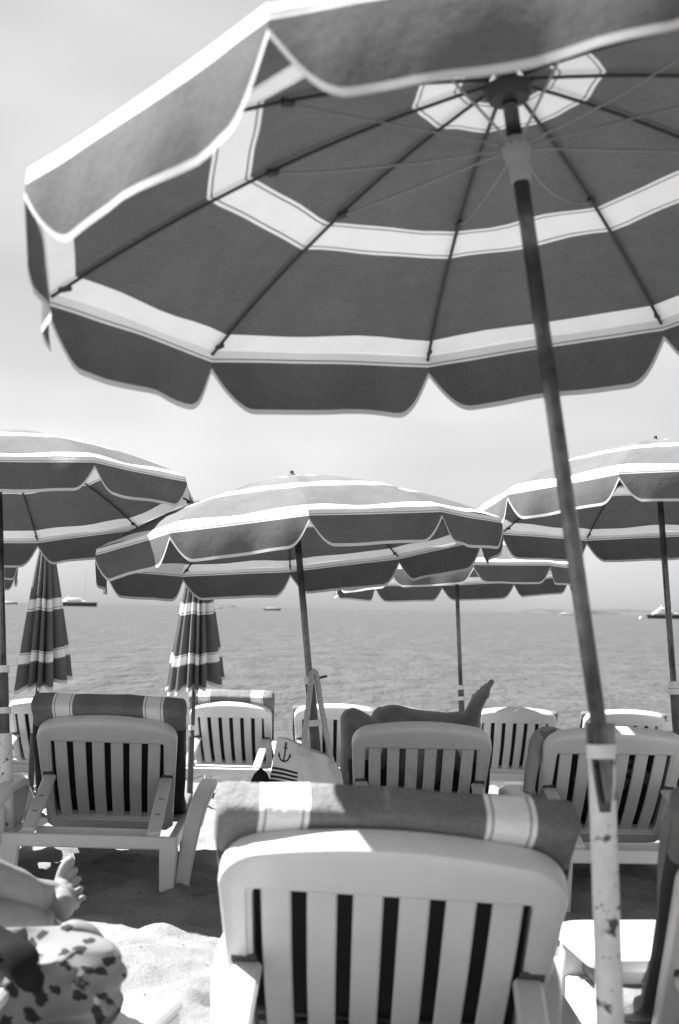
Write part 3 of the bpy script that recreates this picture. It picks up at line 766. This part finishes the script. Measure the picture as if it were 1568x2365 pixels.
# person in a dark striped top, arm over the side of the next lounger
q = MB()
limb(q, [(1.37, 7.44, .42), (1.37, 7.28, .47), (1.36, 7.16, .55), (1.34, 7.08, .62)], [.12, .11, .115, .085], flat=(.72, 1.25), up=(0, 0, 1))
for sx_ in (-1, 1):
    limb(q, [(1.37+sx_*.08, 7.42, .46), (1.37+sx_*.10, 7.80, .52), (1.37+sx_*.10, 8.0, .44)], [.078, .066, .05]); limb(q, [(1.37+sx_*.10, 8.0, .44), (1.37+sx_*.10, 8.2, .38), (1.37+sx_*.10, 8.40, .33)], [.052, .05, .034])
sh = at(1258, 1698, 7.02); el = at(1221, 1826, 6.98); wr = at(1246, 1880, 7.25)
limb(q, [Vector((1.27, 7.08, .64)), sh, sh.lerp(el, .5)+Vector((-.018, 0, 0)), el], [.05, .046, .034, .029])
limb(q, [el, el.lerp(wr, .4), wr], [.030, .030, .022])
hd = wr+Vector((.01, .05, -.015)); limb(q, [wr, hd], [.022, .026], flat=(.6, 1.2))
for k in range(4): limb(q, [hd+Vector((-.02+.013*k, .02, 0)), hd+Vector((-.022+.014*k, .06, -.01)), hd+Vector((-.02+.013*k, .085, -.03))], [.008, .0075, .0065], n=3)
limb(q, [hd+Vector((.02, -.01, 0)), hd+Vector((.04, .025, -.012))], [.009, .007], n=3)
limb(q, [(1.48, 7.12, .58), (1.60, 7.22, .50), (1.56, 7.36, .52)], [.05, .042, .03])
p2 = body('person', q, 'skin_pale', 'person in a dark striped top reclining with an arm over the lounger side')
q = MB(); limb(q, [(1.37, 7.40, .44), (1.36, 7.26, .50), (1.34, 7.15, .57), (1.30, 7.10, .62)], [.130, .120, .125, .095], flat=(.72, 1.35), up=(0, 0, 1)); limb(q, [(1.25, 7.20, .54), (1.09, 7.24, .49), (1.07, 7.26, .40)], [.085, .06, .055]); q.build('striped_top', 'striped', p2)

# person lying on the lounger at the lower left: two bare legs and a sunlit foot
q = MB()
DF = 3.80
ank = at(116, 2070, DF); knee = at(-95, 2010, 3.42); hip = Vector((-1.30, 3.02, .47))
limb(q, [hip, hip.lerp(knee, .5)+Vector((0, 0, .03)), knee], [.088, .074, .060])
limb(q, [knee, at(-40, 2034, 3.52), at(20, 2050, 3.62), at(75, 2066, 3.72), ank], [.060, .064, .056, .043, .041])
foot(q, ank, at(138, 2092, DF-.05), at(160, 2060, DF+.06), at(184, 2017, DF+.06), (-.042, .0, .050), sc_=1.10)
hip2 = Vector((-1.12, 3.0, .45))
knee2 = at(-60, 2135, 3.35); ank2 = at(85, 2130, 3.72)
limb(q, [hip2, hip2.lerp(knee2, .5), knee2], [.085, .072, .056]); limb(q, [knee2, at(-5, 2128, 3.5), at(45, 2126, 3.62), ank2], [.056, .055, .046, .036])
foot(q, ank2, at(100, 2150, 3.76), at(100, 2130, 3.90), at(100, 2120, 3.96), (-1, 0, .2))
limb(q, [(-1.21, 3.0, .48), (-1.2, 2.86, .56), (-1.19, 2.72, .70), (-1.18, 2.66, .80)], [.14, .13, .14, .11], flat=(.75, 1.15), up=(0, 0, 1))
limb(q, [(-1.18, 2.66, .80), (-1.18, 2.60, .90)], [.06, .055]); blob(q, (-1.18, 2.585, .985), .078, .095, .115)
blob(q, (-1.18, 2.68, .985), .014, .02, .022); blob(q, (-1.255, 2.585, .98), .012, .022, .032); blob(q, (-1.105, 2.585, .98), .012, .022, .032)
for sx_ in (-1, 1): limb(q, [(-1.18+sx_*.19, 2.70, .76), (-1.18+sx_*.22, 2.92, .60), (-1.18+sx_*.16, 3.12, .56)], [.048, .040, .028])
p3 = body('person', q, 'skin_pale', 'person lying with bare legs crossed and one sunlit foot above the printed bag', vox=.004, smooth=3)
q = MB(); blob(q, (-1.18, 2.565, 1.01), .088, .098, .118); q.build('hair', 'hair', p3)
q = MB(); limb(q, [(-1.21, 3.06, .48), (-1.2, 2.86, .57), (-1.19, 2.74, .68)], [.152, .142, .15], flat=(.75, 1.15), up=(0, 0, 1)); q.build('swimsuit', 'black', p3)

# ------------------------------------------------------------------ printed bag on a small white table
tz = .455; tcx, tcy = -.64, 3.02
tb = empty('side_table', (tcx, tcy, ground(tcx, tcy)), 'low white plastic side table under the printed bag', 'table', rz=R(-11))
g0 = ground(tcx, tcy)
q = MB(); q.box((0, 0, tz-g0-.014), (.54, .52, .028), ch=.008); q.build('table_top', 'plastic', tb)
q = MB()
rr = [[(sx_*a, sy_*b, z) for sx_, sy_ in ((-1, -1), (1, -1), (1, 1), (-1, 1))] for a, b, z in ((.262, .252, tz-g0-.03), (.275, .265, tz-g0-.13), (.268, .258, tz-g0-.13), (.255, .245, tz-g0-.03))]
q.grid(rr, close_u=True); q.build('apron', 'plastic', tb, smooth=False)
for sx_ in (-1, 1):
    for sy_ in (-1, 1):
        q = MB(); sweep_rect(q, [(sx_*.235, sy_*.225, tz-g0-.05), (sx_*.245, sy_*.235, .2), (sx_*.25, sy_*.24, -.04)], [.05, .045, .04], .04); q.build('leg', 'plastic', tb)

bagc = at(52, 2275, 2.98); bagc.z = tz
q = MB(); P = []; nu, nv = 96, 40
for i in range(nv+1):
    v = i/nv; row = []
    ph_ = -math.pi/2 + math.pi*v
    for j in range(nu):
        a = 2*math.pi*j/nu
        r = abs(math.cos(ph_))**.38; z = .5+.5*math.copysign(abs(math.sin(ph_))**.8, math.sin(ph_))
        fold = .016*math.sin(3*a+4*v)+.012*math.sin(5*a-7*v+1)+.010*math.sin(9*a+5*v)+.014*max(0, math.sin(2*a+6*v+.6))**3
        cr_ = float(vnoise(np.array(a*2.4+v*5.0), np.array(v*4.2-a*.6), 11)); cr2 = float(vnoise(np.array(a*5.1-v*7.0), np.array(v*9.2+a*1.6), 17)); creas = .016*(1-abs(2*cr_-1))**5 + .007*(1-abs(2*cr2-1))**4 - .005 -.010*math.exp(-((v-.62-.12*math.sin(a*2+.5))/.05)**2) - .014*math.exp(-((v-.38-.10*math.sin(a*3+2.))/.04)**2)
        rx, ry = .195*r+(fold+creas)*min(1, r*1.4), .155*r+(fold+creas)*min(1, r*1.4)
        row.append(bagc+Vector((rx*math.cos(a), ry*math.sin(a), 0.185*z + .02*math.sin(a*2+1)*v - .03*v*math.cos(a)*0)))
    P.append(row)
q.grid(P, close_u=True); q.f.append(tuple(range(nu))[::-1]); q.mi.append(0)
q.v = [tuple(Vector(p)-bagc) for p in q.v]
bg_ = tag(link('beach_bag', q.mesh('beach_bag', 'leafy', angle=180)), 'slouching pale bag with dark leaf print on the white side table', 'bag'); bg_.location = bagc
s_ = bg_.modifiers.new('soft', 'SUBSURF'); s_.levels = 1; s_.render_levels = 1
# gathered top flap, and a black shape standing in for the bag's shaded opening
kn = at(182, 2125, 3.0)-bagc
q = MB(); limb(q, [kn+Vector((-.060, -.01, -.055)), kn+Vector((-.030, 0, -.022)), kn+Vector((-.004, 0, -.012)), kn+Vector((.026, .008, -.026)), kn+Vector((.046, .012, -.058))], [.026, .018, .015, .017, .022], flat=(.7, 1.25)); q.build('gathered_top', 'leafy', bg_)
q = MB(); h0 = at(0, 2165, 2.86)-bagc; h1 = at(62, 2245, 2.80)-bagc
limb(q, [h0+Vector((-.05, .03, .02)), h0, h0.lerp(h1, .5)+Vector((.012, -.012, .01)), h1, h1+Vector((.02, .04, -.03))], [.02, .024, .028, .024, .012], flat=(.5, 1.5)); q.build('handle', 'black', bg_)

# ------------------------------------------------------------------ tote with anchor, hung by rope on the umbrella tube
TD = 6.56
st_ = empty('side_table', (-.235, 6.50, ground(-.235, 6.5)), 'small white table hidden under the anchor tote and the black cap', 'table')
q = MB(); q.box((0, 0, .405), (.46, .36, .025)); q.build('table_top', 'plastic', st_)
for sx_ in (-1, 1):
    for sy_ in (-1, 1):
        q = MB(); sweep_rect(q, [(sx_*.19, sy_*.14, .392), (sx_*.20, sy_*.15, .2), (sx_*.205, sy_*.155, -.04)], [.04, .036, .03], .036); q.build('leg', 'plastic', st_)
ztab = ground(-.235, 6.5)+.42
rim = [at(640, 1703, 6.50), at(664, 1708, 6.465), at(690, 1722, 6.45), at(712, 1733, 6.455), at(740, 1741, 6.46), at(762, 1752, 6.47), at(788, 1783, 6.50)]
bot = [at(612, 1835, 6.42), at(640, 1838, 6.38), at(684, 1846, 6.36), at(712, 1850, 6.36), at(745, 1850, 6.37), at(780, 1848, 6.39), at(806, 1840, 6.44)]
for b in bot: b.z = ztab+.004
rimS, botS = spline(rim, 6), spline(bot, 6); nU = len(rimS)
def tote_pt(u, v, off=0):
    f = u*(nU-1); i = min(int(f), nU-2); t = f-i
    a = rimS[i].lerp(rimS[i+1], t); b = botS[i].lerp(botS[i+1], t); p = a.lerp(b, v)
    out = .018*math.sin(math.pi*v) + .004*math.sin(11*u+4*v)+.003*math.sin(19*u-6*v)
    return p + Vector((0, -1, 0))*(out+off)
tote = empty('tote_bag', (rim[3].x, rim[3].y+.05, ztab), 'canvas tote with a dark anchor and stripes, rope handles on the umbrella tube', 'bag')
Tm = Matrix.Translation(-tote.location)
def rel(q): q.v = [tuple(Vector(p)-tote.location) for p in q.v]; return q
back = [Vector((0, .11, 0)), ]
q = MB(); rows = []
for i in range(17):
    v = i/16; fr = [tote_pt(j/40, v) for j in range(41)]
    bk_ = [tote_pt(j/40, v)+Vector((0, .05+.10*math.sin(math.pi*j/40)**.6, -.004)) for j in range(40, -1, -1)]
    rows.append(fr+bk_)
q.grid(rows, close_u=True); n2 = len(rows[0]); o0 = len(q.v)-n2; q.f.append(tuple(range(o0, o0+n2))); q.mi.append(0)
rel(q).build('body', 'tote', tote, angle=60)
def strip(q, pts, wd, off=.0025):
    """ribbon along u,v points with half width in v-units"""
    for a, b in zip(pts[:-1], pts[1:]):
        d = Vector((b[0]-a[0], (b[1]-a[1]))); nn = Vector((-d.y*.6, d.x*1.6)).normalized() if d.length else Vector((0, 1))
        wa = a[2] if len(a) > 2 else wd; wb = b[2] if len(b) > 2 else wd
        o = len(q.v); q.v += [tuple(tote_pt(a[0]-nn.x*wa, a[1]-nn.y*wa, off)), tuple(tote_pt(b[0]-nn.x*wb, b[1]-nn.y*wb, off)), tuple(tote_pt(b[0]+nn.x*wb, b[1]+nn.y*wb, off)), tuple(tote_pt(a[0]+nn.x*wa, a[1]+nn.y*wa, off))]
        q.f.append((o, o+1, o+2, o+3)); q.mi.append(0)
for k in range(9):
    v0 = .40+.057*k; q = MB(); row0, row1 = [], []
    for j in range(25):
        u = -.0 + .335*j/24; row0.append(tote_pt(u, v0, .002)); row1.append(tote_pt(u, v0+.030, .002))
    q.grid([row0, row1]); rel(q).build('stripe', 'print', tote)
q = MB(); cu, cv = .155, .135; su, sv = .062, .145
ring = [(cu+math.cos(2*math.pi*k/18)*su*.23, cv-.072+math.sin(2*math.pi*k/18)*sv*.135) for k in range(19)]
strip(q, ring, .007)
strip(q, [(cu, cv-.05), (cu+.004, cv+.06), (cu+.002, cv+.165)], .0085)
strip(q, [(cu-.030, cv-.022, .006), (cu, cv-.018, .008), (cu+.034, cv-.022, .006)], .008)
arcp = [(cu+math.sin(R(a))*su*1.15, cv+.065+math.cos(R(a))*sv*.70, .006+.005*math.cos(R(a))) for a in range(-72, 85, 12)]
strip(q, arcp, .008)
for (pu, pv, sg) in ((arcp[0][0], arcp[0][1], -1), (arcp[-1][0], arcp[-1][1], 1)):
    o = len(q.v); q.v += [tuple(tote_pt(pu-.016, pv+.012, .0027)), tuple(tote_pt(pu+.016, pv+.012, .0027)), tuple(tote_pt(pu+.004*sg, pv-.05, .0027))]; q.f.append((o, o+1, o+2)); q.mi.append(0)
rel(q).build('anchor_print', 'print', tote, smooth=False)
# rope handles and their eyelets
peg = U3peg
def rope(pts, name='rope_handle'):
    q = MB(); pp = spline(pts, 8); n = len(pp); 
    q.tube(pp, [.0135+.0010*math.sin(i*1.9) for i in range(n)], 10, cap='round'); return rel(q).build(name, 'rope', tote)
ey1, ey2 = tote_pt(.42, .05, .012), tote_pt(.86, .13, .012)
hp = at(720, 1557, peg.y-.035)
rope([ey1, ey1.lerp(hp, .3)+Vector((-.002, -.005, 0)), ey1.lerp(hp, .8), hp+Vector((.0, 0, .006)), hp+Vector((.022, .0, -.004)), hp.lerp(ey2, .3)+Vector((.012, 0, 0)), hp.lerp(ey2, .7)+Vector((.004, 0, 0)), ey2])
for ey in (ey1, ey2):
    q = MB(); q.lathe([(.012, -.008), (.024, -.005), (.026, .0), (.020, .005), (.010, .008)], 12, origin=ey, rot=Matrix.Rotation(R(80), 3, 'X')); rel(q).build('rope_knot', 'rope', tote)
# black cap beside the tote
cc = at(601, 1806, 6.40); q = MB(); cc.z = ztab
hgt = at(601, 1777, 6.40).z - ztab
P = []
for i in range(9):
    v = i/8; P.append([Vector((.056*math.cos(a)*(1-v**2.6)**.5*(1+.06*math.sin(3*a)), .05*math.sin(a)*(1-v**2.6)**.5, hgt*v*(1+.05*math.sin(2*a)))) for a in [2*math.pi*j/28 for j in range(28)]])
q.grid(P, close_u=True); capo = tag(q.build('cap', 'black'), 'black cloth cap lying beside the striped side of the tote', 'cap'); capo.location = cc
q = MB(); q.grid([[Vector((.045*math.cos(a)*k+.03, .045*math.sin(a)*k-.02, hgt*.18-.02*k*k)) for a in [R(-100+15*j) for j in range(14)]] for k in (1.0, 1.5, 2.0)]); b = q.build('brim', 'black', capo)
sm = b.modifiers.new('thick', 'SOLIDIFY'); sm.thickness = .006

# ------------------------------------------------------------------ boats and buoy
def boat(px, dist, length, label, dark=True, decks=2, mast=0, name='yacht'):
    c = at(px, 1400, dist); e = empty(name, (c.x, dist, SEA_Z), label, 'boat', 'boats anchored off the beach')
    l = length; hgt = l*.085; bm_ = l*.10
    q = MB(); rows = []
    for t, wv in ((-.5, .75), (-.3, .95), (0, 1), (.25, .85), (.42, .45), (.5, .04)):
        x = t*l; rise = hgt*(1+.45*max(0, t+.1))
        rows.append([(x, -bm_*wv, rise), (x*(.96), -bm_*wv*.75, -.4), (x*.96, bm_*wv*.75, -.4), (x, bm_*wv, rise)])
    q.grid(rows); q.grid([[r[0], r[3]] for r in rows]); q.f.append(tuple(range(4))); q.mi.append(0)
    q.build('hull', 'hull_dark' if dark else 'hull_white', e)
    z = hgt; x0, x1 = -.36*l, .22*l
    for d in range(decks):
        h = l*.055; q = MB(); q.box(((x0+x1)/2, 0, z+h/2), (x1-x0, bm_*1.5*(1-.15*d), h), ch=h*.2); ck = q.build('deckhouse', 'hull_white', e)
        q = MB(); q.box(((x0+x1)/2+.02*l, 0, z+h*.58), ((x1-x0)*.82, bm_*1.5*(1-.15*d)+.08, h*.34), ch=.05); q.build('window_band', 'glass_dark', ck)
        z += h*.98; x0 += .07*l; x1 -= .12*l
    if mast:
        q = MB(); q.tube([(-.02*l, 0, hgt), (-.02*l, 0, mast)], l*.006, 6); q.build('mast', 'sail', e)
        q = MB(); q.tube([(-.02*l, 0, hgt*2.3), (-.34*l, 0, hgt*2.2)], l*.008, 6); q.build('boom', 'hull_white', e)
    else:
        q = MB(); q.tube([(x0, 0, z-.2), (x0-.01*l, 0, z+l*.07)], l*.012, 6); q.build('radar_mast', 'hull_white', e)
    return e
boat(178, 1050, 30, 'dark hulled motor yacht beside the tightly folded umbrella', True, 2)
boat(196, 1150, 15, 'white sailing boat with a tall thin mast just past the dark yacht', True, 1, mast=29, name='sailboat')
boat(629, 1000, 12, 'small dark motorboat under the hem of the middle umbrella', True, 1, name='motorboat')
boat(1543, 860, 26, 'dark hulled motor yacht with white upper decks behind the thin pole', True, 3)
boat(1308, 1500, 15, 'pale sailing boat with a bare mast in front of the low headland', False, 1, mast=27, name='sailboat')
boat(22, 1600, 18, 'low boat on the horizon behind the white umbrella post', True, 1, name='motorboat')
boat(500, 1500, 13, 'pale low motorboat on the horizon beside the second furled umbrella', False, 1, name='motorboat')
bc = at(1480, 1424, 700); q = MB(); q.lathe([(.2, -.5), (.75, -.3), (.95, .3), (.75, .9), (.3, 1.15), (.08, 1.2), (.06, 1.6)], 16); b = tag(q.build('buoy', 'hull_white'), 'round white buoy floating before the dark yacht', 'buoy'); b.location = (bc.x, 700, SEA_Z)

# white plastic stool-table in the sun beyond the chipped post
tt = at(1425, 2150, 3.85); tzt = .47; g0 = ground(tt.x, tt.y)
t2 = empty('side_table', (.86, 3.85, g0), 'sunlit white plastic side table with rounded corners and splayed legs behind the chipped post', 'table', rz=R(6))
def rrect(a, b, rc, z, n=6):
    out = []
    for (cx, cy, a0) in ((a-rc, b-rc, 0), (-a+rc, b-rc, 90), (-a+rc, -b+rc, 180), (a-rc, -b+rc, 270)):
        for i in range(n+1):
            an = R(a0+90*i/n); out.append((cx+rc*math.cos(an), cy+rc*math.sin(an), z))
    return out
hh = tzt-g0
q = MB(); rings = [rrect(.20, .20, .07, hh-.035), rrect(.222, .222, .08, hh-.035), rrect(.225, .225, .08, hh-.02), rrect(.222, .222, .08, hh-.006), rrect(.212, .212, .075, hh)]
q.grid(rings, close_u=True); n2 = len(rings[0]); o0 = len(q.v)-n2; q.f.append(tuple(range(o0, o0+n2))); q.mi.append(0); q.f.append(tuple(range(n2))[::-1]); q.mi.append(0)
q.build('table_top', 'plastic', t2)
for sx_ in (-1, 1):
    for sy_ in (-1, 1):
        q = MB(); sweep_rect(q, [(sx_*.135, sy_*.165, hh-.02), (sx_*.17, sy_*.185, .24), (sx_*.215, sy_*.215, -.04)], [.13, .085, .05], [.045, .04, .035]); q.build('leg', 'plastic', t2)
